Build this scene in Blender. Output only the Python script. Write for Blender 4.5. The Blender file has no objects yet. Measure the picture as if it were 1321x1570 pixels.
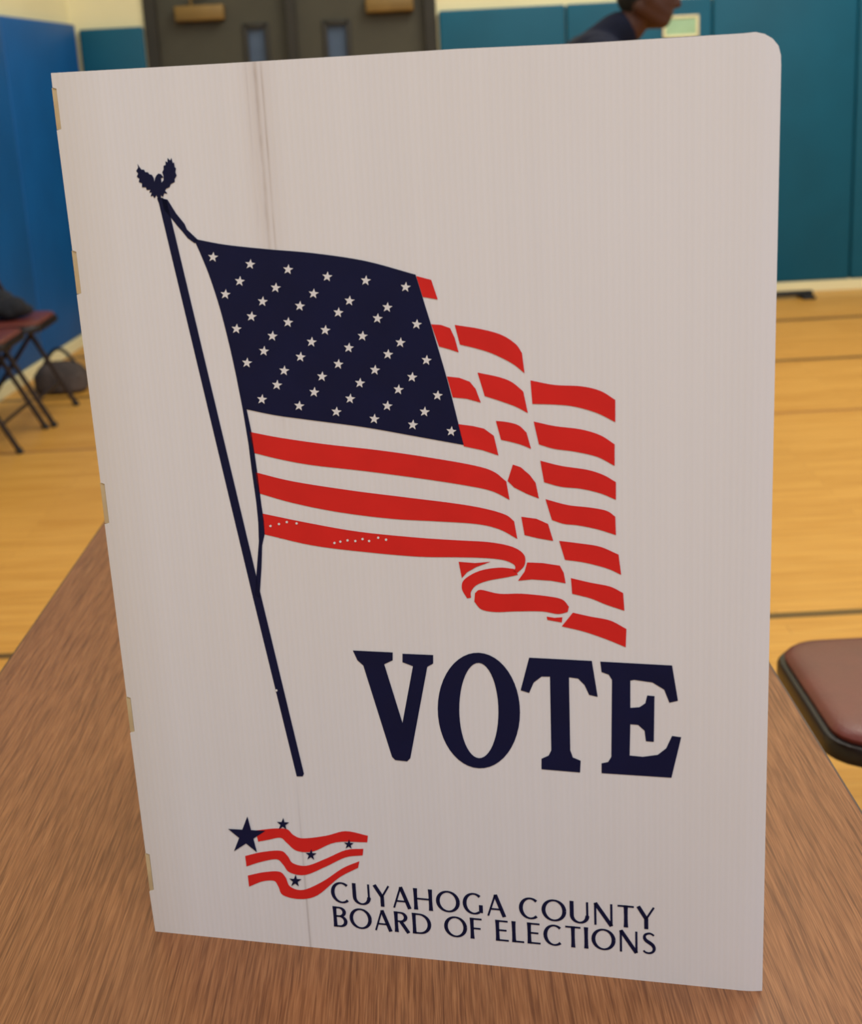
import bpy, bmesh, math, random
from mathutils import Vector, Matrix, Euler
random.seed(4)
S = bpy.context.scene
COL = S.collection
S.view_settings.view_transform = 'Standard'
PI = math.pi

# ------------------------------------------------------------------ camera
F_PX = 2183.0
CAMZ = 1.39
CAM = Vector((0, 0, CAMZ))
CX = Vector((.99865, -.01509, -.04988)).normalized()
CD = Vector((-.0521, -.28922, -.95585)).normalized()
CF = CX.cross(CD).normalized()
if CF.y < 0: CF = -CF
CD = CF.cross(CX).normalized()
if CD.z > 0: CD = -CD
cd = bpy.data.cameras.new('camera'); cam = bpy.data.objects.new('camera', cd); COL.objects.link(cam)
M = Matrix.Identity(4)
up = -CD
for i in range(3):
    M[i][0] = CX[i]; M[i][1] = up[i]; M[i][2] = -CF[i]; M[i][3] = CAM[i]
cam.matrix_world = M
cd.sensor_fit = 'VERTICAL'; cd.sensor_height = 23.5; cd.sensor_width = 23.5
cd.lens = F_PX * 23.5 / 1570
cd.clip_start = .02
cd.dof.use_dof = True; cd.dof.focus_distance = 1.08; cd.dof.aperture_fstop = 6.5
S.camera = cam

def ray(x, y): return CX * ((x - 660.5) / F_PX) + CD * ((y - 785) / F_PX) + CF
def atZ(x, y, z): r = ray(x, y); return CAM + r * ((z - CAMZ) / r.z)
def atY(x, y, Y): r = ray(x, y); return CAM + r * (Y / r.y)

# ------------------------------------------------------------------ helpers
def lin(c):
    o = []
    for v in c:
        v = v / 255
        o.append(v / 12.92 if v <= .04045 else ((v + .055) / 1.055) ** 2.4)
    return tuple(o) + (1,)
def newmat(name, rough=.5, spec=.5, metal=0):
    m = bpy.data.materials.new(name); m.use_nodes = True
    b = m.node_tree.nodes['Principled BSDF']
    b.inputs['Roughness'].default_value = rough
    b.inputs['Metallic'].default_value = metal
    b.inputs['Specular IOR Level'].default_value = spec
    return m, m.node_tree, b
def N(t, kind, **kw):
    n = t.nodes.new(kind)
    for k, v in kw.items(): setattr(n, k, v)
    return n
def math_(t, op, a, b=None, c=None, clamp=False):
    n = N(t, 'ShaderNodeMath', operation=op); n.use_clamp = clamp
    for i, v in enumerate((a, b, c)):
        if v is None: continue
        if isinstance(v, (int, float)): n.inputs[i].default_value = v
        else: t.links.new(v, n.inputs[i])
    return n.outputs[0]
def mixc(t, fac, a, b, mode='MIX'):
    n = N(t, 'ShaderNodeMix', data_type='RGBA', blend_type=mode)
    if isinstance(fac, (int, float)): n.inputs[0].default_value = fac
    else: t.links.new(fac, n.inputs[0])
    for i, v in ((6, a), (7, b)):
        if isinstance(v, tuple): n.inputs[i].default_value = v
        else: t.links.new(v, n.inputs[i])
    return n.outputs[2]
def noise(t, vec, scale, detail=3, rough=.5):
    n = N(t, 'ShaderNodeTexNoise'); n.inputs['Scale'].default_value = scale
    n.inputs['Detail'].default_value = detail; n.inputs['Roughness'].default_value = rough
    if vec is not None: t.links.new(vec, n.inputs['Vector'])
    return n.outputs['Fac']
def coords(t, scale=(1, 1, 1), loc=(0, 0, 0)):
    c = N(t, 'ShaderNodeTexCoord'); mp = N(t, 'ShaderNodeMapping')
    mp.inputs['Scale'].default_value = scale; mp.inputs['Location'].default_value = loc
    t.links.new(c.outputs['Object'], mp.inputs[0]); return mp.outputs[0]
def ramp(t, fac, stops):
    r = N(t, 'ShaderNodeValToRGB'); e = r.color_ramp.elements
    while len(e) < len(stops): e.new(.5)
    for el, (p, c) in zip(e, stops): el.position = p; el.color = c
    t.links.new(fac, r.inputs[0]); return r.outputs[0]
def simple(name, rgb, rough=.5, metal=0, var=.12, scale=8, bump=0, spec=.5):
    m, t, b = newmat(name, rough, spec, metal)
    c = lin(rgb); v = coords(t)
    n = noise(t, v, scale)
    d = tuple(x * (1 - var) for x in c[:3]) + (1,); l = tuple(min(1, x * (1 + var)) for x in c[:3]) + (1,)
    t.links.new(ramp(t, n, [(.3, d), (.7, l)]), b.inputs['Base Color'])
    if bump:
        bn = N(t, 'ShaderNodeBump'); bn.inputs['Strength'].default_value = bump; bn.inputs['Distance'].default_value = .002
        t.links.new(noise(t, v, scale * 20), bn.inputs['Height']); t.links.new(bn.outputs[0], b.inputs['Normal'])
    return m

def finish(name, bm, mat, parent=None, loc=None, rot=None, smooth=True):
    bmesh.ops.recalc_face_normals(bm, faces=bm.faces)
    me = bpy.data.meshes.new(name); bm.to_mesh(me); bm.free()
    me.materials.append(mat)
    o = bpy.data.objects.new(name, me); COL.objects.link(o)
    if parent: o.parent = parent
    if loc is not None: o.location = loc
    if rot is not None: o.rotation_euler = rot
    if smooth:
        for p in me.polygons: p.use_smooth = True
        try: me.set_sharp_from_angle(angle=math.radians(40))
        except Exception: pass
    return o
def tag(o, label, cat, group=None, kind=None):
    o['label'] = label; o['category'] = cat
    if group: o['group'] = group
    if kind: o['kind'] = kind
    return o
def thing(name, label, cat, loc=(0, 0, 0), rz=0, group=None):
    o = bpy.data.objects.new(name, None); COL.objects.link(o)
    o.location = loc; o.rotation_euler = (0, 0, rz); o.empty_display_size = .1
    return tag(o, label, cat, group)
def box(bm, x0, x1, y0, y1, z0, z1, bev=0):
    r = bmesh.ops.create_cube(bm, size=1)
    for v in r['verts']:
        v.co = Vector((x0 + (v.co.x + .5) * (x1 - x0), y0 + (v.co.y + .5) * (y1 - y0), z0 + (v.co.z + .5) * (z1 - z0)))
    if bev:
        es = {e for v in r['verts'] for e in v.link_edges}
        bmesh.ops.bevel(bm, geom=list(es), offset=bev, segments=3, affect='EDGES', profile=.5)
def tube(bm, pts, r, seg=10, cap=True):
    pts = [Vector(p) for p in pts]; rs = r if isinstance(r, (list, tuple)) else [r] * len(pts)
    rings = []; ref = None
    for i, p in enumerate(pts):
        d = (pts[min(i + 1, len(pts) - 1)] - pts[max(i - 1, 0)]).normalized()
        if ref is None: ref = Vector((1, 0, 0)) if abs(d.x) < .8 else Vector((0, 1, 0))
        a = (ref - d * ref.dot(d)).normalized(); b = d.cross(a); ref = a
        rings.append([bm.verts.new(p + (a * math.cos(2 * PI * k / seg) + b * math.sin(2 * PI * k / seg)) * rs[i]) for k in range(seg)])
    for A, B in zip(rings, rings[1:]):
        for k in range(seg): bm.faces.new((A[k], A[(k + 1) % seg], B[(k + 1) % seg], B[k]))
    if cap: bm.faces.new(rings[0][::-1]); bm.faces.new(rings[-1])
def rrect(w, d, r, n=6):
    out = []
    for cx, cy, a0 in ((w / 2 - r, d / 2 - r, 0), (-w / 2 + r, d / 2 - r, 90), (-w / 2 + r, -d / 2 + r, 180), (w / 2 - r, -d / 2 + r, 270)):
        for k in range(n + 1):
            a = math.radians(a0 + 90 * k / n); out.append((cx + r * math.cos(a), cy + r * math.sin(a)))
    return out
def slab(bm, w, d, r, levels, cx=0, cy=0):
    rings = []
    for z, ins in levels:
        rings.append([bm.verts.new((cx + x, cy + y, z)) for x, y in rrect(w - 2 * ins, d - 2 * ins, max(.002, r - ins * .6))])
    for A, B in zip(rings, rings[1:]):
        n = len(A)
        for k in range(n): bm.faces.new((A[k], A[(k + 1) % n], B[(k + 1) % n], B[k]))
    bm.faces.new(rings[0][::-1]); bm.faces.new(rings[-1])
def dup(root, loc, rz, label):
    r = root.copy(); COL.objects.link(r); r.location = loc; r.rotation_euler = (0, 0, rz); r['label'] = label
    for ch in list(root.children):
        c = ch.copy(); COL.objects.link(c); c.parent = r
        for g in ch.children:
            d = g.copy(); COL.objects.link(d); d.parent = c
    return r

# ------------------------------------------------------------------ materials
TZ = .74
# gym floor
mfloor, t, b = newmat('gym_maple', .38, .25)
v = coords(t)
br = N(t, 'ShaderNodeTexBrick'); t.links.new(v, br.inputs['Vector'])
br.inputs['Scale'].default_value = 1; br.inputs['Brick Width'].default_value = .9; br.inputs['Row Height'].default_value = .057
br.inputs['Mortar Size'].default_value = .001; br.inputs['Color1'].default_value = lin((210, 155, 70)); br.inputs['Color2'].default_value = lin((192, 136, 54)); br.inputs['Mortar'].default_value = lin((140, 92, 36))
g = noise(t, coords(t, (1.2, 14, 1)), 3, 4)
c = mixc(t, .4, br.outputs['Color'], ramp(t, g, [(.3, lin((180, 122, 42))), (.7, lin((222, 172, 88)))]))
sep = N(t, 'ShaderNodeSeparateXYZ'); t.links.new(v, sep.inputs[0])
for y0, w, col in ((7.96, .034, (96, 66, 28)), (6.83, .028, (86, 58, 24)), (5.75, .02, (160, 108, 50)), (3.49, .020, (76, 58, 28))):
    mk = math_(t, 'COMPARE', sep.outputs[1], y0, w)
    c = mixc(t, math_(t, 'MULTIPLY', mk, .9), c, lin(col))
t.links.new(c, b.inputs['Base Color'])
# table wood
mwood, t, b = newmat('oak_laminate', .4, .35)
wv = N(t, 'ShaderNodeTexWave', wave_type='BANDS', bands_direction='X'); wv.inputs['Scale'].default_value = 9
wv.inputs['Distortion'].default_value = 12; wv.inputs['Detail'].default_value = 4; wv.inputs['Detail Scale'].default_value = 1.2
t.links.new(coords(t, (2.6, .3, 1)), wv.inputs['Vector'])
base = ramp(t, noise(t, coords(t, (34, 1.4, 1)), 1.6, 5, .6), [(.25, lin((122, 76, 44))), (.5, lin((144, 92, 56))), (.75, lin((160, 106, 66)))])
base = mixc(t, .3, base, ramp(t, wv.outputs['Fac'], [(.1, lin((108, 64, 36))), (.6, lin((160, 106, 66)))]))
fine = noise(t, coords(t, (1100, 22, 1)), 1, 2, .6)
base = mixc(t, .45, base, ramp(t, fine, [(.38, lin((104, 62, 34))), (.5, lin((144, 94, 58))), (.66, lin((178, 126, 84)))]))
med = noise(t, coords(t, (480, 11, 1), (3, 1, 0)), 1, 2, .5)
base = mixc(t, ramp(t, med, [(.55, (0, 0, 0, 1)), (.63, (.55, .55, .55, 1))]), base, lin((90, 50, 26)))
t.links.new(base, b.inputs['Base Color'])
medge = simple('dark_edge_vinyl', (74, 46, 32), .5)
mgrey = simple('brown_metal', (54, 42, 38), .4, .5)
mteal = simple('teal_vinyl', (2, 84, 110), .55, var=.08, scale=3, bump=.1, spec=.3)
mblue = simple('blue_vinyl', (4, 88, 156), .55, var=.08, scale=3, bump=.1, spec=.3)
mcream = simple('cream_paint', (232, 224, 180), .7, var=.04, scale=2)
mdoor = simple('olive_grey_door_paint', (72, 70, 58), .5, var=.06, spec=.3)
mframe = simple('door_frame_paint', (50, 48, 42), .5, var=.06, spec=.3)
mglass = simple('door_glass', (78, 94, 116), .15, var=.1)
mbrass = simple('brass', (130, 104, 56), .45, .4)
mblack = simple('black_rubber', (22, 20, 20), .5)
mmaroon = simple('maroon_vinyl', (108, 50, 42), .36, var=.15, scale=10, bump=.25)
mrim = simple('dark_seat_rim', (24, 16, 15), .36, .1)
mnavycloth = simple('navy_cloth', (18, 22, 40), .9, var=.2, bump=.3, spec=.2)
mtrouser = simple('charcoal_cloth', (38, 38, 42), .9, var=.2)
mskin = simple('brown_skin', (72, 44, 34), .6, var=.1, scale=12, spec=.3)
mhair = simple('black_hair', (16, 14, 13), .9, var=.3, scale=60, bump=.6)
mtan = simple('tan_edge', (196, 176, 140), .7, var=.1, scale=60)
mwing = simple('inner_white', (214, 210, 208), .6, var=.04)
mnavy = simple('navy_ink', (13, 19, 58), .55, var=.1, scale=30, spec=.2)
mred = simple('red_ink', (216, 38, 36), .5, var=.06, scale=30, spec=.25)
mwhite = simple('white_ink', (224, 224, 230), .5, var=.03)
mgreen = simple('pale_green_card', (160, 196, 160), .7)

# ------------------------------------------------------------------ setting
def struct(name, bm, m, parent=None, smooth=False):
    o = finish(name, bm, m, parent, smooth=smooth); o['kind'] = 'structure'; return o
YB = 9.0; XL = -2.0; WROT = math.radians(-3.2)
def splay(bm):
    q = Matrix.Translation((XL, YB, 0)) @ Matrix.Rotation(WROT, 4, 'Z') @ Matrix.Translation((-XL, -YB, 0))
    bmesh.ops.transform(bm, matrix=q, verts=bm.verts)
bm = bmesh.new(); box(bm, XL - 1.0, 9, -4, YB + .15, -.1, 0); struct('floor', bm, mfloor)
XD0 = atY(224, 60, YB).x; XD1 = atY(670, 60, YB).x
bm = bmesh.new()
box(bm, XL - .15, XD0, YB, YB + .15, 0, 5); box(bm, XD1, 9, YB, YB + .15, 0, 5); box(bm, XD0, XD1, YB, YB + .15, 2.15, 5)
struct('wall_back', bm, mcream)
bm = bmesh.new(); box(bm, XL - .15, XL, -4, YB, 0, 5); splay(bm); struct('wall_left', bm, mcream)
bm = bmesh.new(); box(bm, XD1, 9, YB - .055, YB, 0, .066, .004); box(bm, XL + .05, XD0, YB - .055, YB, 0, .066, .004); struct('baseboard_back', bm, mcream)
bm = bmesh.new(); box(bm, XL, XL + .055, -4, YB - .06, 0, .066, .004); splay(bm); struct('baseboard_left', bm, mcream)
# door frame + doors
XM = atY(448, 60, YB).x
bm = bmesh.new()
box(bm, XD0, XD0 + .07, YB - .02, YB + .13, 0, 2.15, .004); box(bm, XD1 - .07, XD1, YB - .02, YB + .13, 0, 2.15, .004)
box(bm, XM - .03, XM + .03, YB - .02, YB + .13, 0, 2.09, .004); box(bm, XD0 + .07, XD1 - .07, YB - .02, YB + .13, 2.09, 2.15, .004)
struct('trim_1', bm, mframe)
for n, (a, b_, wx0, wx1, cx0, cx1, cy) in enumerate(((XD0 + .07, XM - .03, 377, 410, 268, 344, 22), (XM + .03, XD1 - .07, 499, 535, 560, 634, 8))):
    w0 = atY(wx0, 60, YB + .05).x; w1 = atY(wx1, 60, YB + .05).x; zt = atY(wx0, 40 if n == 0 else 35, YB + .05).z; zb = zt - .65
    bm = bmesh.new()
    box(bm, a, w0, YB + .05, YB + .1, 0, 2.09); box(bm, w1, b_, YB + .05, YB + .1, 0, 2.09)
    box(bm, w0, w1, YB + .05, YB + .1, 0, zb); box(bm, w0, w1, YB + .05, YB + .1, zt, 2.09)
    d = struct('door_%d' % (n + 1), bm, mdoor)
    bm = bmesh.new(); box(bm, w0, w1, YB + .07, YB + .08, zb, zt); finish('window_pane', bm, mglass, d)
    bm = bmesh.new()
    for q in (w0, w1): box(bm, q - .015, q + .015, YB + .035, YB + .055, zb - .015, zt + .015, .003)
    for q in (zb, zt): box(bm, w0, w1, YB + .035, YB + .055, q - .015, q + .015, .003)
    finish('window_trim', bm, mframe, d)
    c0 = atY(cx0, cy, YB); c1 = atY(cx1, cy, YB)
    bm = bmesh.new(); box(bm, c0.x, c1.x, YB - .03, YB + .05, c0.z - .045, c0.z + .045, .01); cl = finish('door_closer', bm, mbrass, d)
    bm = bmesh.new(); tube(bm, [(c0.x + .1, YB, c0.z + .045), (c0.x + .1, YB, c0.z + .09), (c0.x + .25, YB + .02, c0.z + .13)], .01); finish('closer_arm', bm, mbrass, cl)
    bm = bmesh.new(); box(bm, a + .06, b_ - .06, YB - .02, YB + .01, .95, 1.01, .01); box(bm, a + .08, a + .14, YB - .01, YB + .05, .93, 1.03, .005); box(bm, b_ - .14, b_ - .08, YB - .01, YB + .05, .93, 1.03, .005)
    finish('push_bar', bm, mgrey, d)
# wall pads
PT = atY(800, 10, YB - .05).z
def pad(axis, a, b_, m, label, grp):
    bm = bmesh.new()
    if axis == 'x': box(bm, a + .003, b_ - .003, YB - .05, YB, .068, PT, .014)
    else: box(bm, XL, XL + .05, a + .003, b_ - .003, .068, PT + .03, .014); splay(bm)
    o = finish('wall_pad', bm, m); tag(o, label, 'wall pad', grp)
xs = [atY(q, 60, YB - .05).x for q in (673, 868, 1092, 1315)]
pad('x', XL + .055, XD0 - .005, mteal, 'narrow teal vinyl wall pad between blue corner wall and dark doors', 'teal pads on the back wall')
labs = ['teal wall pad directly right of the dark double doors', 'teal wall pad behind the standing person', 'tall teal wall pad just right of the white booth', 'teal wall pad at the right edge of view']
xs.append(xs[-1] + 1.0)
for i in range(4): pad('x', xs[i], xs[i + 1], mteal, labs[i], 'teal pads on the back wall')
ys = [8.94, 7.6, 6.3, 5.0]
lb = ['bright blue wall pad nearest the far left corner', 'bright blue wall pad second from the far left corner', 'bright blue wall pad behind the near folding chair at left']
for i in range(3): pad('y', ys[i + 1], ys[i], mblue, lb[i], 'blue pads on the left wall')
# sign on back wall
p0 = atY(1018, 27, YB - .06); p1 = atY(1069, 54, YB - .06)
sg = thing('wall_sign', 'small pale green card on teal wall beside the person', 'sign', ((p0.x + p1.x) / 2, YB - .051, (p0.z + p1.z) / 2))
w = (p1.x - p0.x) / 2; h = (p0.z - p1.z) / 2
bm = bmesh.new(); box(bm, -w, w, -.006, 0, -h, h, .002); finish('card', bm, mgreen, sg)
bm = bmesh.new()
for s in (-1, 1): box(bm, s * w - .008, s * w + .008, -.012, 0, -h - .008, h + .008, .002); box(bm, -w, w, -.012, 0, s * h - .008, s * h + .008, .002)
finish('card_frame', bm, mcream, sg)
# black stand base near wall
p = atZ(1225, 457, 0)
st = thing('stand_base', 'low black metal stand foot on the gym floor near wall', 'stand', (p.x - .25, p.y, 0))
bm = bmesh.new(); box(bm, -.2, .33, -.03, .03, .015, .045, .008); finish('cross_bar', bm, mblack, st)
for x in (-.17, .29):
    bm = bmesh.new(); box(bm, x - .04, x + .04, -.09, .09, 0, .02, .006); finish('foot_pad', bm, mblack, st)
bm = bmesh.new(); tube(bm, [(-.05, 0, .04), (-.05, 0, .9)], .02); finish('post', bm, mblack, st)

# ------------------------------------------------------------------ table
TX0, TX1, TY0, TY1 = -.525, .375, .42, 2.25
tb = thing('folding_table', 'long wood-grain laminate folding table under the white booth', 'table', ((TX0 + TX1) / 2, (TY0 + TY1) / 2, 0))
W2 = (TX1 - TX0) / 2; D2 = (TY1 - TY0) / 2
bm = bmesh.new(); slab(bm, 2 * W2 - .004, 2 * D2 - .004, .02, [(.718, 0), (TZ - .0008, 0), (TZ, .0015)]); finish('tabletop', bm, mwood, tb)
bm = bmesh.new()
o_ = rrect(2 * W2, 2 * D2, .022); i_ = rrect(2 * W2 - .008, 2 * D2 - .008, .02)
R4 = [[bm.verts.new((x, y, z)) for x, y in q] for q, z in ((o_, .712), (o_, TZ - .001), (i_, TZ - .0005), (i_, .712))]
for k4 in range(4):
    A = R4[k4]; B = R4[(k4 + 1) % 4]; n = len(A)
    for k in range(n): bm.faces.new((A[k], A[(k + 1) % n], B[(k + 1) % n], B[k]))
finish('edge_band', bm, medge, tb)
for s in (-1, 1):
    y = s * (D2 - .25)
    for q in (-1, 1):
        bm = bmesh.new(); tube(bm, [(q * (W2 - .1), y, .718), (q * (W2 - .1), y, .02)], .014)
        tube(bm, [(q * (W2 - .1), y, .02), (q * (W2 - .1), y, 0)], .018); finish('leg', bm, mgrey, tb)
    for z in (.3, .7):
        bm = bmesh.new(); tube(bm, [(-W2 + .1, y, z), (W2 - .1, y, z)], .01); finish('crossbar', bm, mgrey, tb)
    bm = bmesh.new(); tube(bm, [(0, y, .3), (0, y - s * .42, .7)], .008); finish('brace', bm, mgrey, tb)

# ------------------------------------------------------------------ voting booth
BL = atZ(238, 1428, TZ); BR = atZ(1168, 1522, TZ)
U = (BR - BL); WID = U.length; U.normalize()
ANG = math.atan2(U.y, U.x)
NRM = Vector((-U.y, U.x, 0))
def px(x, y):
    r = ray(x, y); k = (BL - CAM).dot(NRM) / r.dot(NRM); P = CAM + r * k
    return ((P - BL).dot(U), P.z - TZ)
def P(pts): return [px(*p) for p in pts]
booth = thing('voting_booth', 'white corrugated tabletop voting screen printed with a flag and VOTE', 'voting booth', (BL.x, BL.y, TZ), ANG)
# panel material
mpanel, t, b = newmat('white_corrugated_plastic', .45, .4)
v = coords(t); sep = N(t, 'ShaderNodeSeparateXYZ'); t.links.new(v, sep.inputs[0])
ux, vz = sep.outputs[0], sep.outputs[2]
flute = math_(t, 'SINE', math_(t, 'MULTIPLY', ux, 2 * PI / .0042))
streak = noise(t, coords(t, (90, 1, .6)), 1, 1)
c = ramp(t, streak, [(.3, lin((226, 226, 233))), (.7, lin((228, 228, 235)))])
fl = math_(t, 'MULTIPLY', math_(t, 'MULTIPLY_ADD', flute, .02, .02), ramp(t, noise(t, coords(t, (14, 1, 3)), 1, 2), [(.3, (.1, .1, .1, 1)), (.7, (1, 1, 1, 1))]))
c = mixc(t, fl, c, lin((186, 184, 192)))
c = mixc(t, math_(t, 'MULTIPLY', ramp(t, noise(t, v, 4, 3), [(.45, (0, 0, 0, 1)), (.8, (1, 1, 1, 1))]), .18), c, lin((218, 210, 200)))
us = px(406, 300)[0]
def stripmask(u0, sg_): # soft bump around u0
    d = math_(t, 'DIVIDE', math_(t, 'SUBTRACT', ux, u0), sg_)
    return math_(t, 'POWER', 2.718, math_(t, 'MULTIPLY', math_(t, 'MULTIPLY', d, d), -1))
vn = ramp(t, noise(t, coords(t, (60, 1, 12)), 1, 4), [(.42, (0, 0, 0, 1)), (.68, (1, 1, 1, 1))])
hi = math_(t, 'MULTIPLY', math_(t, 'SUBTRACT', vz, .40), 5, clamp=True)
for du, sg_, k_ in ((0, .0015, .75), (.0045, .0008, .45), (-.006, .0008, .25)):
    k1 = math_(t, 'MULTIPLY', stripmask(us + du, sg_), vn)
    c = mixc(t, math_(t, 'MULTIPLY', k1, math_(t, 'MULTIPLY', hi, k_)), c, lin((124, 98, 78)))
c = mixc(t, math_(t, 'MULTIPLY', stripmask(us, .010), math_(t, 'MULTIPLY', hi, .16)), c, lin((176, 148, 122)))
lo = math_(t, 'MULTIPLY', math_(t, 'SUBTRACT', .16, vz), 9, clamp=True)
c = mixc(t, math_(t, 'MULTIPLY', math_(t, 'MULTIPLY', stripmask(px(463, 1300)[0], .0009), lo), .4), c, lin((146, 134, 128)))
ul = math_(t, 'SUBTRACT', 1, math_(t, 'MULTIPLY', ux, 25), clamp=True)
c = mixc(t, math_(t, 'MULTIPLY', ul, .3), c, lin((198, 188, 172)))
t.links.new(c, b.inputs['Base Color'])
bn = N(t, 'ShaderNodeBump'); bn.inputs['Strength'].default_value = .12; bn.inputs['Distance'].default_value = .0004
t.links.new(flute, bn.inputs['Height']); t.links.new(bn.outputs[0], b.inputs['Normal'])

TH = .004
HL = px(78, 112)[1]
outl = [(238, 1428)]
def ledge(y): return 78 + (y - 112) * 160 / 1316
NOT = ((1365, 1310), (1122, 1070), (802, 742), (450, 386), (198, 136))
for y1, y0 in NOT:
    outl += [(ledge(y1) - 1.5, y1 + 2), (ledge(y1) + 5.5, y1), (ledge(y0) + 5.5, y0), (ledge(y0) - .5, y0 - 2)]
outl += [(78, 112), (330, 98), (545, 85), (700, 75), (900, 66), (1140, 51), (1158, 49), (1172, 52), (1184, 59), (1193, 70), (1196.5, 84), (1197, 100), (1168, 1522)]
uv = P(outl)
bm = bmesh.new()
f = bm.faces.new([bm.verts.new((a, 0, max(0, c_))) for a, c_ in uv]); f.normal_update()
r = bmesh.ops.extrude_face_region(bm, geom=[f])
for e in r['geom']:
    if isinstance(e, bmesh.types.BMVert): e.co.y += TH
bm.normal_update()
UR = WID - .016
for k in range(6):
    u = UR + k * .005
    bmesh.ops.bisect_plane(bm, geom=list(bm.verts) + list(bm.edges) + list(bm.faces), plane_co=(u, 0, 0), plane_no=(1, 0, 0))
for vv in bm.verts:
    if vv.co.x > UR: vv.co.y += 9 * (vv.co.x - UR) ** 2
panel = finish('front_panel', bm, mpanel, booth)
# wings
def wing(u0, dx, length, h, nm):
    bm = bmesh.new()
    d = Vector((dx, math.sqrt(1 - dx * dx))); q = Vector((d.y, -d.x)) * (.004 if dx > 0 else -.004)
    y0 = .0085 if dx > 0 else .016
    pts = [Vector((u0, y0)), Vector((u0, y0)) + d * length, Vector((u0, y0)) + d * length + q, Vector((u0, y0)) + q]
    lo = [bm.verts.new((p.x, p.y, 0)) for p in pts]; hi_ = [bm.verts.new((p.x, p.y, h)) for p in pts]
    bm.faces.new(lo); bm.faces.new(hi_[::-1])
    for k in range(4): bm.faces.new((lo[k], lo[(k + 1) % 4], hi_[(k + 1) % 4], hi_[k]))
    finish(nm, bm, mwing, booth)
wing(.004, .3, .40, HL - .03, 'side_panel'); wing(WID - .012, -.3, .38, HL - .02, 'side_panel')
for y1, y0 in NOT:
    a = px(ledge(y1), y1); c_ = px(ledge(y0), y0)
    bm = bmesh.new(); box(bm, -.0012, .012, .0008, .0075, a[1] - .0005, c_[1] + .0005, .0003)
    # the tab fills the notch: narrow tongue beside the sheet
    for q in bm.verts:
        if q.co.x > .005: q.co.x = .0024
    finish('fold_tab', bm, mtan, booth)

# ---- printed artwork
class Art:
    def __init__(s, off=.0004): s.bm = bmesh.new(); s.off = off
    def uvpoly(s, pts):
        vs = [s.bm.verts.new((a, -s.off, c_)) for a, c_ in pts]
        f = s.bm.faces.new(vs); f.normal_update(); return f
    def poly(s, pts): s.uvpoly(P(pts))
    def band(s, top, bot):
        s.poly(cr(top) + cr(bot)[::-1])
    def ring(s, A, B):
        n = len(A); a = [s.bm.verts.new((x, -s.off, y)) for x, y in A]; b = [s.bm.verts.new((x, -s.off, y)) for x, y in B]
        for k in range(n): s.bm.faces.new((a[k], a[(k + 1) % n], b[(k + 1) % n], b[k]))
    def strip(s, pts, ws, closed=False):
        n = len(pts); L = []; Rr = []
        for i, (x, y) in enumerate(pts):
            a = pts[(i - 1) % n] if (closed or i) else pts[i]; c_ = pts[(i + 1) % n] if (closed or i < n - 1) else pts[i]
            dx, dy = c_[0] - a[0], c_[1] - a[1]; l = math.hypot(dx, dy) or 1
            w = ws[i] / 2
            L.append(s.bm.verts.new((x - dy / l * w, -s.off, y + dx / l * w))); Rr.append(s.bm.verts.new((x + dy / l * w, -s.off, y - dx / l * w)))
        for k in range(n if closed else n - 1):
            j = (k + 1) % n; s.bm.faces.new((L[k], L[j], Rr[j], Rr[k]))
    def done(s, name, m, label=None):
        s.bm.normal_update()
        bmesh.ops.triangulate(s.bm, faces=[f for f in s.bm.faces if len(f.verts) > 4])
        for f in s.bm.faces:
            f.normal_update()
            if f.normal.y > 0: f.normal_flip()
        me = bpy.data.meshes.new(name); s.bm.to_mesh(me); s.bm.free(); me.materials.append(m)
        o = bpy.data.objects.new(name, me); COL.objects.link(o); o.parent = panel
        if label: o['label'] = label
        return o
def cr(p, n=5):
    if len(p) < 3: return list(p)
    q = [(2 * p[0][0] - p[1][0], 2 * p[0][1] - p[1][1])] + list(p) + [(2 * p[-1][0] - p[-2][0], 2 * p[-1][1] - p[-2][1])]
    out = []
    for i in range(1, len(q) - 2):
        a, b_, c_, d = q[i - 1:i + 3]
        for k in range(n):
            t_ = k / n
            out.append(tuple(.5 * (2 * b_[j] + (c_[j] - a[j]) * t_ + (2 * a[j] - 5 * b_[j] + 4 * c_[j] - d[j]) * t_ ** 2 + (3 * b_[j] - a[j] - 3 * c_[j] + d[j]) * t_ ** 3) for j in (0, 1)))
    out.append(tuple(p[-1])); return out
def star(x, y, r, rot=0, inner=.4):
    out = []
    for k in range(10):
        a = math.radians(-90 + 36 * k + rot); q = r if k % 2 == 0 else r * inner
        out.append((x + q * math.cos(a), y + q * math.sin(a)))
    return out

# eagle: spread wings, head turned, feet on the pole tip
a = Art()
a.poly([(211,251),(214,256),(217,260),(221,260),(223,264),(227,264),(229,267),(233,268),(236,273),(237,279),(238,273),(240,269),(243,266),(247,267),(251,272),(247,273),(248,280),(251,276),(251,270),(249,264),(251,260),(251,254),(254,253),(254,247),(257,249),(257,242),(261,246),(263,242),(265,250),(267,249),(268,256),(270,258),(269,264),(271,269),(268,274),(268,279),(262,282),(260,287),(255,289),(253,292),(257,297),(252,296),(250,302),(247,299),(247,304),(243,306),(240,299),(237,304),(235,300),(231,301),(233,295),(229,295),(231,291),(225,291),(224,287),(218,287),(218,281),(213,279),(214,274),(210,271),(212,266),(209,262),(212,257)])
a.done('eagle_print', mnavy)
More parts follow.
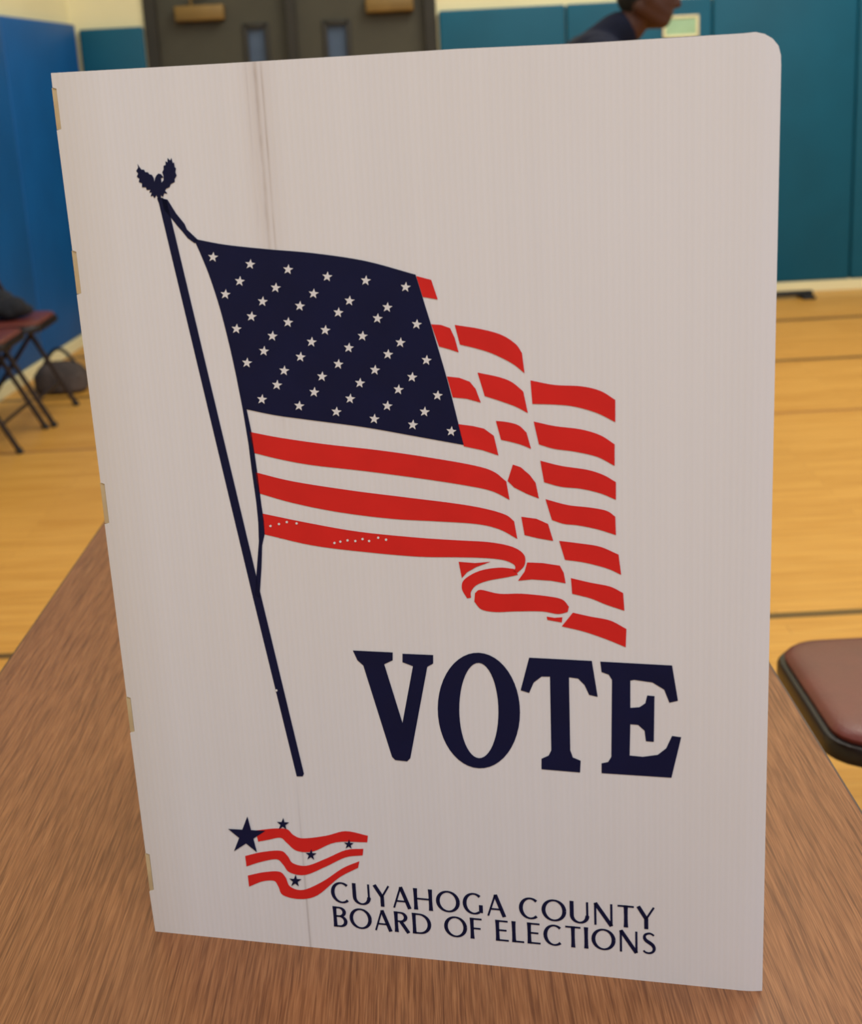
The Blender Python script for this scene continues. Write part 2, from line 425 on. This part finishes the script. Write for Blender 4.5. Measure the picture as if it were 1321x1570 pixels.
# pole + halyards
a = Art()
a.poly([(241, 304), (249, 303), (256, 308), (400, 912), (466, 1186), (464, 1190), (455, 1190), (388, 916), (244, 312)])
a.poly([(248,304),(257,306),(270,327),(283,343),(287,352),(303,367),(299,373),(288,365),(280,355),(272,346),(262,333),(252,322)])
a.poly([(372,626),(378,626),(386,664),(394,720),(401,775),(405,800),(406,818),(402,836),(401,870),(398,916),(391,913),(394,870),(397,830),(396,800),(393,770),(386,720),(381,680)])
a.done('flagpole_print', mnavy)
# canton
a = Art()
a.poly(cr([(297,366),(345,375),(410,382),(480,388),(560,400),(637,421)]) + cr([(660,495),(685,580),(711,682)]) + cr([(650,671),(560,655),(470,643),(420,636),(372,626)]) + cr([(362,575),(352,530),(338,475),(322,425),(308,390),(299,370)]))
a.done('canton_print', mnavy)
rows = [[(327,394),(384,405),(442,413),(502,424),(561,430),(622,440)],
 [(368,431),(423,441),(481,450),(536,461),(594,471)],
 [(346,451),(403,462),(460,469),(519,479),(579,488),(639,497)],
 [(386,485),(442,494),(499,506),(556,515),(614,525)],
 [(363,504),(418,515),(478,524),(535,533),(595,543),(654,552)],
 [(405,538),(461,547),(519,558),(575,567),(632,578)],
 [(379,556),(436,568),(494,577),(552,587),(611,597),(671,606)],
 [(425,590),(482,601),(537,611),(594,622),(651,631)],
 [(402,612),(459,622),(516,631),(574,642),(633,651),(692,661)]]
a = Art(.0007)
for rw in rows:
    for s in rw: a.poly(star(s[0], s[1], 8.2, 6, .42))
a.done('star_field_print', mwhite)
# stripes
a = Art()
a.poly([(638,423),(661,429),(671,459),(648,455)])
a.poly([(661,497),(676,498),(690,503),(697,518),(703,540),(688,535),(673,531)])
a.band([(697,498),(735,504),(768,513),(790,527),(800,541)], [(705,528),(730,534),(755,542),(785,557),(804,572)])
a.poly([(685,577),(704,579),(720,585),(729,596),(737,617),(715,611),(694,609)])
a.band([(732,571),(765,578),(785,586),(802,600)], [(743,607),(765,614),(790,623),(809,633)])
a.poly([(702,650),(725,653),(742,657),(757,668),(764,698),(740,690),(711,684)])
a.band([(760,645),(778,647),(795,652),(807,663)], [(768,674),(782,677),(800,682),(814,688)])
a.poly([(786,712),(798,716),(812,728),(821,740),(826,764),(808,757),(788,747),(778,737)])
a.poly([(799,792),(822,795),(840,803),(848,829),(825,825),(804,820)])
a.poly([(808,862),(832,863),(858,867),(864,878),(867,894),(845,890),(815,888),(794,890),(804,876)])
R7 = [([(813,583),(850,590),(890,592),(920,599),(943,613)], [(816,619),(850,620),(880,623),(915,633),(943,647)]),
 ([(818,646),(850,653),(890,658),(920,667),(942,681)], [(826,681),(850,688),(880,692),(915,700),(942,714)]),
 ([(828,706),(860,714),(900,720),(925,728),(944,739)], [(834,739),(860,746),(890,749),(920,756),(944,766)]),
 ([(836,765),(870,774),(905,778),(930,783),(943,792)], [(846,797),(865,803),(885,805),(915,811),(944,820)]),
 ([(857,829),(890,833),(920,838),(948,850)], [(866,858),(895,862),(930,871),(952,881)]),
 ([(875,886),(905,893),(935,899),(955,909)], [(877,910),(905,917),(930,927),(957,936)]),
 ([(878,939),(905,945),(935,951),(960,964)], [(861,960),(895,968),(930,980),(959,992)])]
for tp, bt in R7: a.band(tp, bt)
a.band([(383,662),(430,671),(500,681),(580,690),(650,700),(720,712),(755,722),(776,738)], [(389,694),(430,704),(480,713),(560,722),(650,734),(720,745),(755,753),(781,766)])
a.band([(392,724),(450,738),(540,752),(620,762),(700,772),(745,780),(775,789),(788,799)], [(397,756),(450,771),(520,785),(600,795),(670,799),(730,803),(765,811),(793,826)])
a.band([(402,787),(470,801),(550,815),(640,824),(700,828),(750,831),(785,838),(803,850),(804,866),(793,878)], [(406,819),(480,836),(560,846),(640,853),(700,854),(740,855),(770,858),(786,864),(790,870),(786,876)])
a.band([(788,872),(765,870),(735,875),(712,888),(708,902),(716,917)], [(794,881),(775,885),(748,890),(730,897),(722,907),(722,916)])
a.poly([(703,861),(728,863),(752,861),(730,869),(716,877),(708,886)])
a.band([(728,909),(737,904),(765,910),(800,910),(840,914),(862,919),(872,930)], [(727,922),(738,934),(760,938),(790,937),(830,937),(855,941),(870,938)])
a.poly([(838,945),(850,947),(862,946),(861,954),(850,952),(839,950)])
a.done('stripes_print', mred)
a = Art(.0007)
for x, y in ((415,806),(428,803),(440,800),(455,802),(513,832),(522,830),(533,828),(545,829),(556,826),(566,829),(580,824),(592,827),(424,1058)):
    a.poly(star(x, y, 2.2, 10, .7))
a.done('ink_specks', mwhite)
# VOTE
a = Art()
a.poly([(541,997),(602,1000),(602,1012),(589,1018),(617,1108),(633,1021),(617,1015),(617,1002),(664,1004),(664,1017),(655,1022),(629,1162),(624,1167),(606,1165),(601,1160),(557,1020),(548,1012)])
uo = [px(734 + 63 * math.cos(k * PI / 24) , 1089 + 88.5 * math.sin(k * PI / 24) + 3 * math.cos(k * PI / 24)) for k in range(48)]
ui = [px(734 + 30 * math.cos(k * PI / 24), 1089 + 73 * math.sin(k * PI / 24) + 2 * math.cos(k * PI / 24)) for k in range(48)]
a.ring(uo, ui)
a.poly([(811,1008),(907,1013),(916,1068),(903,1065),(896,1050),(886,1040),(872,1038),(874,1150),(878,1161),(890,1166),(889,1184),(830,1179),(830,1163),(841,1158),(845,1150),(843,1037),(830,1037),(818,1046),(811,1062),(798,1058)])
a.poly([(920,1014),(1030,1020),(1039,1074),(1026,1077),(1018,1057),(1000,1046),(972,1042),(966,1043),(966,1085),(980,1084),(989,1078),(992,1066),(1003,1067),(1002,1137),(990,1136),(988,1120),(978,1111),(966,1110),(965,1158),(985,1160),(1008,1157),(1021,1147),(1030,1128),(1044,1130),(1029,1192),(922,1185),(922,1170),(932,1168),(937,1160),(938,1042),(933,1034),(922,1030)])
a.done('vote_lettering', mnavy)
# county logo
a = Art()
a.band([(392,1273),(420,1270),(440,1271),(450,1280),(465,1285),(500,1281),(530,1274),(564,1281)], [(396,1290),(412,1287),(430,1284),(440,1292),(455,1304),(480,1305),(515,1291),(563,1291)])
a.band([(376,1312),(402,1306),(430,1304),(441,1312),(449,1323),(470,1327),(500,1316),(530,1303),(557,1301)], [(378,1328),(400,1321),(424,1317),(434,1325),(444,1337),(468,1341),(500,1328),(530,1314),(556,1311)])
a.band([(380,1342),(404,1337),(428,1336),(438,1345),(445,1359),(465,1364),(495,1351),(525,1331),(551,1320)], [(382,1359),(402,1351),(420,1350),(427,1359),(434,1372),(460,1378),(487,1372),(520,1345),(549,1330)])
a.done('logo_stripes_print', mred)
for x, y, r_ in ((378,1281,30),(434,1263,10),(477,1310,9),(535,1294,8),(453,1350,10)):
    a = Art(.0007); a.poly(star(x, y, r_, 3, .38)); a.done('logo_star_print', mnavy)
# county lettering
T_, t_ = .16, .08
def arc(cx, cy, rx, ry, a0, a1, n=20):
    out = []
    for k in range(n + 1):
        an = math.radians(a0 + (a1 - a0) * k / n)
        out.append(((cx + rx * math.cos(an), cy + ry * math.sin(an)), t_ + (T_ - t_) * abs(math.cos(an)) ** 1.5))
    return out
def ln(x0, y0, x1, y1, w): return [((x0, y0), w), ((x1, y1), w)]
def glyph(ch):
    def st_(x, y0=0, y1=1):  # slightly waisted stem, flared ends
        return [((x, y0), T_ * 1.12), ((x, y0 + (y1 - y0) * .2), T_ * .96), ((x, y0 + (y1 - y0) * .5), T_ * .9), ((x, y0 + (y1 - y0) * .8), T_ * .96), ((x, y1), T_ * 1.12)]
    if ch == 'C': return .78, [arc(.45, .5, .38, .46, 48, 312)]
    if ch == 'G': return .86, [arc(.45, .5, .38, .46, 48, 305), ln(.74, .46, .74, .1, T_)]
    if ch == 'O': return .98, [arc(.49, .5, .42, .46, 0, 360, 32)]
    if ch == 'U': return .80, [[((.09, 1), T_), ((.09, .4), T_)] + [((x, y), w) for (x, y), w in arc(.40, .36, .31, .32, 180, 360, 14)] + [((.71, .4), t_ * 1.1), ((.71, 1), t_ * 1.1)]]
    if ch == 'Y': return .66, [ln(.03, 1, .34, .46, T_), ln(.64, 1, .34, .46, t_), ln(.34, .5, .34, 0, T_)]
    if ch == 'A': return .74, [ln(.03, 0, .35, 1, t_), ln(.35, 1, .70, 0, T_), ln(.14, .33, .58, .33, t_)]
    if ch == 'H': return .82, [st_(.09), st_(.72), ln(.09, .52, .72, .52, t_)]
    if ch == 'N': return .84, [ln(.09, 0, .09, 1, t_ * 1.1), ln(.09, 1, .73, 0, T_), ln(.73, 0, .73, 1, t_ * 1.1)]
    if ch == 'T': return .64, [ln(0, .955, .64, .955, t_), st_(.32)]
    if ch == 'I': return .18, [st_(.09)]
    if ch == 'L': return .52, [st_(.09), ln(.09, .045, .52, .045, t_)]
    if ch == 'E': return .56, [st_(.09), ln(.09, .955, .54, .955, t_), ln(.09, .52, .48, .52, t_), ln(.09, .045, .56, .045, t_)]
    if ch == 'F': return .52, [st_(.09), ln(.09, .955, .52, .955, t_), ln(.09, .5, .46, .5, t_)]
    up_ = ln(.09, .955, .28, .955, t_)[:1] + arc(.28, .745, .24, .21, 90, -90, 12) + [((.09, .535), t_)]
    if ch == 'B': return .62, [st_(.09), up_, [((.09, .535), t_)] + arc(.29, .29, .27, .245, 90, -90, 12) + [((.09, .045), t_)]]
    if ch == 'R': return .66, [st_(.09), up_, ln(.30, .52, .62, 0, T_)]
    if ch == 'D': return .84, [st_(.09), [((.09, .955), t_)] + arc(.32, .5, .44, .455, 90, -90, 16) + [((.09, .045), t_)]]
    if ch == 'S':
        p_ = cr([(.47,.87),(.36,.945),(.25,.955),(.12,.89),(.08,.76),(.14,.63),(.28,.53),(.42,.42),(.48,.26),(.42,.11),(.28,.04),(.13,.06),(.04,.14)], 3)
        nn = len(p_) - 1
        return .54, [[(q, .08 + .08 * math.exp(-((k_ / nn - .5) / .22) ** 2)) for k_, q in enumerate(p_)]]
    return .3, []
def textline(a, s, pl, pr, ptl):
    u0, v0 = px(*pl); u1, v1 = px(*pr); vt = px(*ptl)[1]; cap = vt - v0
    x = 0; lay = []
    for ch in s:
        w, stq = glyph(ch); lay.append((x, stq)); x += w + .14
    x -= .14
    sx = (u1 - u0) / x
    for gx, stq in lay:
        for sq in stq:
            pts = [(u0 + (gx + p_[0]) * sx, v0 + (v1 - v0) * (gx / x) + p_[1] * cap) for p_, w in sq]
            a.strip(pts, [w * cap for p_, w in sq])
a = Art()
textline(a, 'CUYAHOGA COUNTY', (509, 1383), (1003, 1425), (509, 1351))
textline(a, 'BOARD OF ELECTIONS', (512, 1420), (1005, 1463), (512, 1389))
a.done('county_lettering', mnavy)

# ------------------------------------------------------------------ folding chairs
def make_chair(label, loc, rz, group):
    t_ = thing('folding_chair', label, 'chair', loc, rz, group)
    bm = bmesh.new(); slab(bm, .41, .40, .075, [(.416, .008), (.420, 0), (.440, 0), (.446, .004), (.448, .012)]); finish('seat_pan', bm, mrim, t_)
    bm = bmesh.new(); slab(bm, .386, .376, .066, [(.448, 0), (.454, -.001), (.459, .004), (.462, .012), (.464, .03), (.4645, .08)]); finish('seat_cushion', bm, mmaroon, t_)
    for s in (-1, 1):
        x = s * .218
        bm = bmesh.new(); tube(bm, [(x, -.215, .012), (x, -.02, .40), (x, .175, .80), (x * .93, .185, .83)], .0115); lg = finish('front_leg', bm, mgrey, t_)
        bm = bmesh.new(); tube(bm, [(x, -.221, 0), (x, -.211, .02)], .015); finish('rubber_foot', bm, mblack, lg)
        x2 = s * .192
        bm = bmesh.new(); tube(bm, [(x2, .205, .012), (x2, -.10, .416)], .0105); lg = finish('rear_leg', bm, mgrey, t_)
        bm = bmesh.new(); tube(bm, [(x2, .212, 0), (x2, .199, .02)], .014); finish('rubber_foot', bm, mblack, lg)
    bm = bmesh.new(); tube(bm, [(-.218, -.158, .125), (.218, -.158, .125)], .008); finish('stretcher', bm, mgrey, t_)
    bm = bmesh.new(); tube(bm, [(-.192, .128, .11), (.192, .128, .11)], .008); finish('stretcher', bm, mgrey, t_)
    bm = bmesh.new()
    n = 12; A = []; B = []
    for z, y in ((.60, .070), (.61, .073), (.72, .128), (.80, .168), (.825, .176)):
        rowA = []; rowB = []
        for k in range(n + 1):
            x = -.212 + .424 * k / n; bow = .025 * (1 - (x / .212) ** 2)
            rowA.append(bm.verts.new((x, y + bow - .004, z))); rowB.append(bm.verts.new((x, y + bow + .012, z)))
        A.append(rowA); B.append(rowB)
    for G_ in (A, B):
        for i in range(len(G_) - 1):
            for k in range(n): bm.faces.new((G_[i][k], G_[i][k + 1], G_[i + 1][k + 1], G_[i + 1][k]))
    for i in range(len(A) - 1):
        for k in (0, n): bm.faces.new((A[i][k], A[i + 1][k], B[i + 1][k], B[i][k]))
    for i in (0, -1):
        for k in range(n): bm.faces.new((A[i][k], A[i][k + 1], B[i][k + 1], B[i][k]))
    finish('backrest', bm, mmaroon, t_)
    return t_
ch = make_chair('maroon padded folding chair beside the right edge of table', (.757, 2.03, 0), -PI / 2 , 'maroon folding chairs')
dup(ch, (-1.90, 5.95, 0), PI / 2, 'nearer maroon folding chair by the blue wall, its seat bare')
dup(ch, (-1.87, 6.42, 0), PI / 2, 'farther maroon folding chair by the blue wall with a jacket on it')
def blob(bm, c, r, sc=(1, 1, 1), rot=None, sub=3):
    q = bmesh.ops.create_icosphere(bm, subdivisions=sub, radius=1)
    for v_ in q['verts']:
        p_ = Vector((v_.co.x * r * sc[0], v_.co.y * r * sc[1], v_.co.z * r * sc[2]))
        if rot: p_.rotate(rot)
        v_.co = p_ + Vector(c)
def caps(bm, a, b_, ra, rb):
    a = Vector(a); b_ = Vector(b_)
    tube(bm, [a.lerp(b_, k / 4) for k in range(5)], [ra + (rb - ra) * k / 4 for k in range(5)], 16)
    blob(bm, a, ra, sub=2); blob(bm, b_, rb, sub=2)
def remesh(o, vox, sm=4):
    m = o.modifiers.new('remesh', 'REMESH'); m.mode = 'VOXEL'; m.voxel_size = vox; m.use_smooth_shade = True
    s_ = o.modifiers.new('smooth', 'SMOOTH'); s_.iterations = sm; s_.factor = .5
JX, JY = -1.86, 6.40
bm = bmesh.new(); blob(bm, (JX, JY, .512), .075, (1.3, 1.6, .6)); blob(bm, (JX + .05, JY - .05, .52), .06, (1.1, 1, .85)); blob(bm, (JX - .02, JY + .04, .54), .06, (.9, 1.4, .8)); caps(bm, (JX + .04, JY - .09, .50), (JX + .10, JY + .03, .495), .03, .026)
o = finish('jacket', bm, simple('dark_jacket', (30, 32, 38), .95, var=.4, scale=20, bump=.5)); remesh(o, .012, 6); tag(o, 'dark crumpled jacket on the farther maroon chair by the blue wall', 'jacket')
bg = thing('duffel_bag', 'dark bag on the floor under the folding chairs at left', 'bag', (-1.80, 7.0, 0))
bm = bmesh.new(); slab(bm, .26, .2, .08, [(0, .02), (.02, 0), (.09, 0), (.13, .03), (.15, .07)]); finish('bag_body', bm, simple('bag_cloth', (70, 60, 56), .9, var=.45, scale=14), bg)
bm = bmesh.new(); tube(bm, [(-.08 + .16 * k / 8, 0, .135 + .08 * math.sin(PI * k / 8)) for k in range(9)], .009); finish('handle', bm, mblack, bg)

# ------------------------------------------------------------------ person (side view, leaning forward, facing +x)
PX, PY = .60, 5.1
pr = thing('person', 'person in navy top leaning forward behind the white booth', 'person', (PX, PY, 0))
def arm(s):
    return Vector((.03, s * .19, 1.43)), Vector((.10, s * .25, 1.14)), Vector((.30, s * .20, .98))
bm = bmesh.new()
caps(bm, (-.06, 0, .96), (-.01, 0, 1.15), .135, .125); caps(bm, (-.01, 0, 1.15), (.03, 0, 1.36), .125, .14)
caps(bm, (.03, -.12, 1.42), (.03, .12, 1.42), .085, .085)
caps(bm, (.05, 0, 1.44), (.165, 0, 1.54), .062, .056)
for s in (-1, 1):
    caps(bm, (-.06, s * .085, .93), (-.01, s * .10, .50), .09, .058); caps(bm, (-.01, s * .10, .50), (-.04, s * .10, .09), .058, .038)
    caps(bm, (-.05, s * .10, .05), (.13, s * .11, .035), .042, .032)
    sh, el, wr = arm(s)
    caps(bm, sh, el, .055, .043); caps(bm, el, wr, .042, .028)
    d = (wr - el).normalized(); pal = wr + d * .05
    caps(bm, wr, pal + Vector((0, s * .015, 0)), .028, .024); caps(bm, wr, pal + Vector((0, -s * .02, 0)), .028, .024)
    for k, L_ in enumerate((.072, .08, .075, .058)):
        bs = pal + d * .022 + Vector((0, s * (-.030 + .0205 * k), 0))
        m1 = bs + d * L_ * .5 + Vector((0, 0, -.006)); m2 = m1 + d * L_ * .4 + Vector((0, 0, -.025))
        caps(bm, bs, m1, .0095, .0088); caps(bm, m1, m2, .0088, .0075)
    tb0 = wr + d * .02 + Vector((0, -s * .03, 0)); tb1 = tb0 + d * .035 + Vector((0, -s * .03, -.008)); caps(bm, tb0, tb1, .012, .010); caps(bm, tb1, tb1 + d * .03 + Vector((0, -s * .006, -.012)), .010, .009)
HC = Vector((.225, 0, 1.637)); HR = Euler((0, math.radians(8), 0))
def hp(x, y, z): q = Vector((x, y, z)); q.rotate(HR); return HC + q
def hb(x, y, z, r, sc=(1, 1, 1)): blob(bm, hp(x, y, z), r, sc, HR)
hb(-.012, 0, .025, .095, (1.05, .80, .98)); hb(.022, 0, -.03, .078, (.92, .80, 1.1)); hb(.050, 0, -.083, .036, (1, 1.2, .8))
for s in (-1, 1):
    caps(bm, hp(.05, s * .025, -.085), hp(-.03, s * .052, -.05), .028, .030)
    caps(bm, hp(.05, s * .02, -.06), hp(.0, s * .045, -.03), .035, .035)
caps(bm, hp(.088, 0, .01), hp(.104, 0, -.028), .010, .0135); blob(bm, hp(.096, .011, -.031), .009); blob(bm, hp(.096, -.011, -.031), .009)
caps(bm, hp(.080, -.026, .022), hp(.080, .026, .022), .012, .012)
caps(bm, hp(.080, -.018, -.056), hp(.080, .018, -.056), .011, .011); caps(bm, hp(.078, -.016, -.070), hp(.078, .016, -.070), .011, .011)
for s in (-1, 1): blob(bm, hp(-.012, s * .079, -.01), .03, (.65, .25, 1.05), HR)
o = finish('body', bm, mskin, pr); remesh(o, .0055, 7)
mew = simple('eye_white', (190, 180, 170), .2, var=.02)
for s in (-1, 1):
    bm = bmesh.new(); blob(bm, hp(.0785, s * .030, .003), .0125); e_ = finish('eye', bm, mew, pr)
    bm = bmesh.new(); blob(bm, hp(.0885, s * .0305, .003), .0048); finish('iris', bm, mblack, e_)
bm = bmesh.new(); hb(-.018, 0, .038, .100, (1.05, .82, .96)); hb(-.045, 0, .0, .082, (.8, .92, 1.0))
bmesh.ops.bisect_plane(bm, geom=list(bm.verts) + list(bm.edges) + list(bm.faces), plane_co=hp(.05, 0, .045), plane_no=(.62, 0, -.78), clear_outer=True)
o = finish('hair', bm, mhair, pr)
bm = bmesh.new()
caps(bm, (-.06, 0, .93), (-.02, 0, 1.15), .155, .15); caps(bm, (-.02, 0, 1.15), (.02, 0, 1.36), .15, .155)
caps(bm, (.03, -.13, 1.42), (.03, .13, 1.42), .102, .102); caps(bm, (.05, 0, 1.46), (.125, 0, 1.515), .078, .072)
for s in (-1, 1):
    sh, el, wr = arm(s); caps(bm, sh, el, .072, .058); caps(bm, el, wr - (wr - el) * .06, .058, .040)
o = finish('shirt', bm, mnavycloth, pr); remesh(o, .010, 5)
bm = bmesh.new(); caps(bm, (-.06, -.05, .93), (-.06, .05, .93), .135, .135)
for s in (-1, 1): caps(bm, (-.06, s * .085, .90), (-.01, s * .10, .50), .105, .078); caps(bm, (-.01, s * .10, .50), (-.04, s * .10, .10), .078, .062)
o = finish('trousers', bm, mtrouser, pr); remesh(o, .010, 5)
for s in (-1, 1):
    bm = bmesh.new(); slab(bm, .29, .10, .045, [(0, .003), (.012, 0), (.03, 0), (.06, .012), (.085, .028)])
    for v_ in bm.verts:
        if v_.co.x < -.02: v_.co.z *= 1.15
    finish('shoe', bm, mblack, pr, loc=(.04, s * .105, 0))

# ------------------------------------------------------------------ light
w = bpy.data.worlds.new('world'); S.world = w; w.use_nodes = True
bgN = w.node_tree.nodes['Background']; bgN.inputs[0].default_value = (.96, .97, 1, 1); bgN.inputs[1].default_value = .33
def area(loc, tgt, size, power, col=(1, .985, .99)):
    l = bpy.data.lights.new('hall_light', 'AREA'); l.energy = power; l.size = size; l.color = col
    o = bpy.data.objects.new('hall_light', l); COL.objects.link(o); o.location = loc
    o.rotation_euler = (Vector(tgt) - Vector(loc)).to_track_quat('-Z', 'Y').to_euler()
area((.5, -1.6, 4.6), (0, 1, .8), 2.4, 118)
area((3.2, 2.5, 5), (3, 3.5, 0), 2.5, 120, (1, .96, .86))
area((2.3, 6.0, 5), (2.2, 7, 0), 3, 165, (1, .94, .80))
area((-.6, 5.0, 5), (-.8, 6, 0), 2, 35, (1, .95, .86))
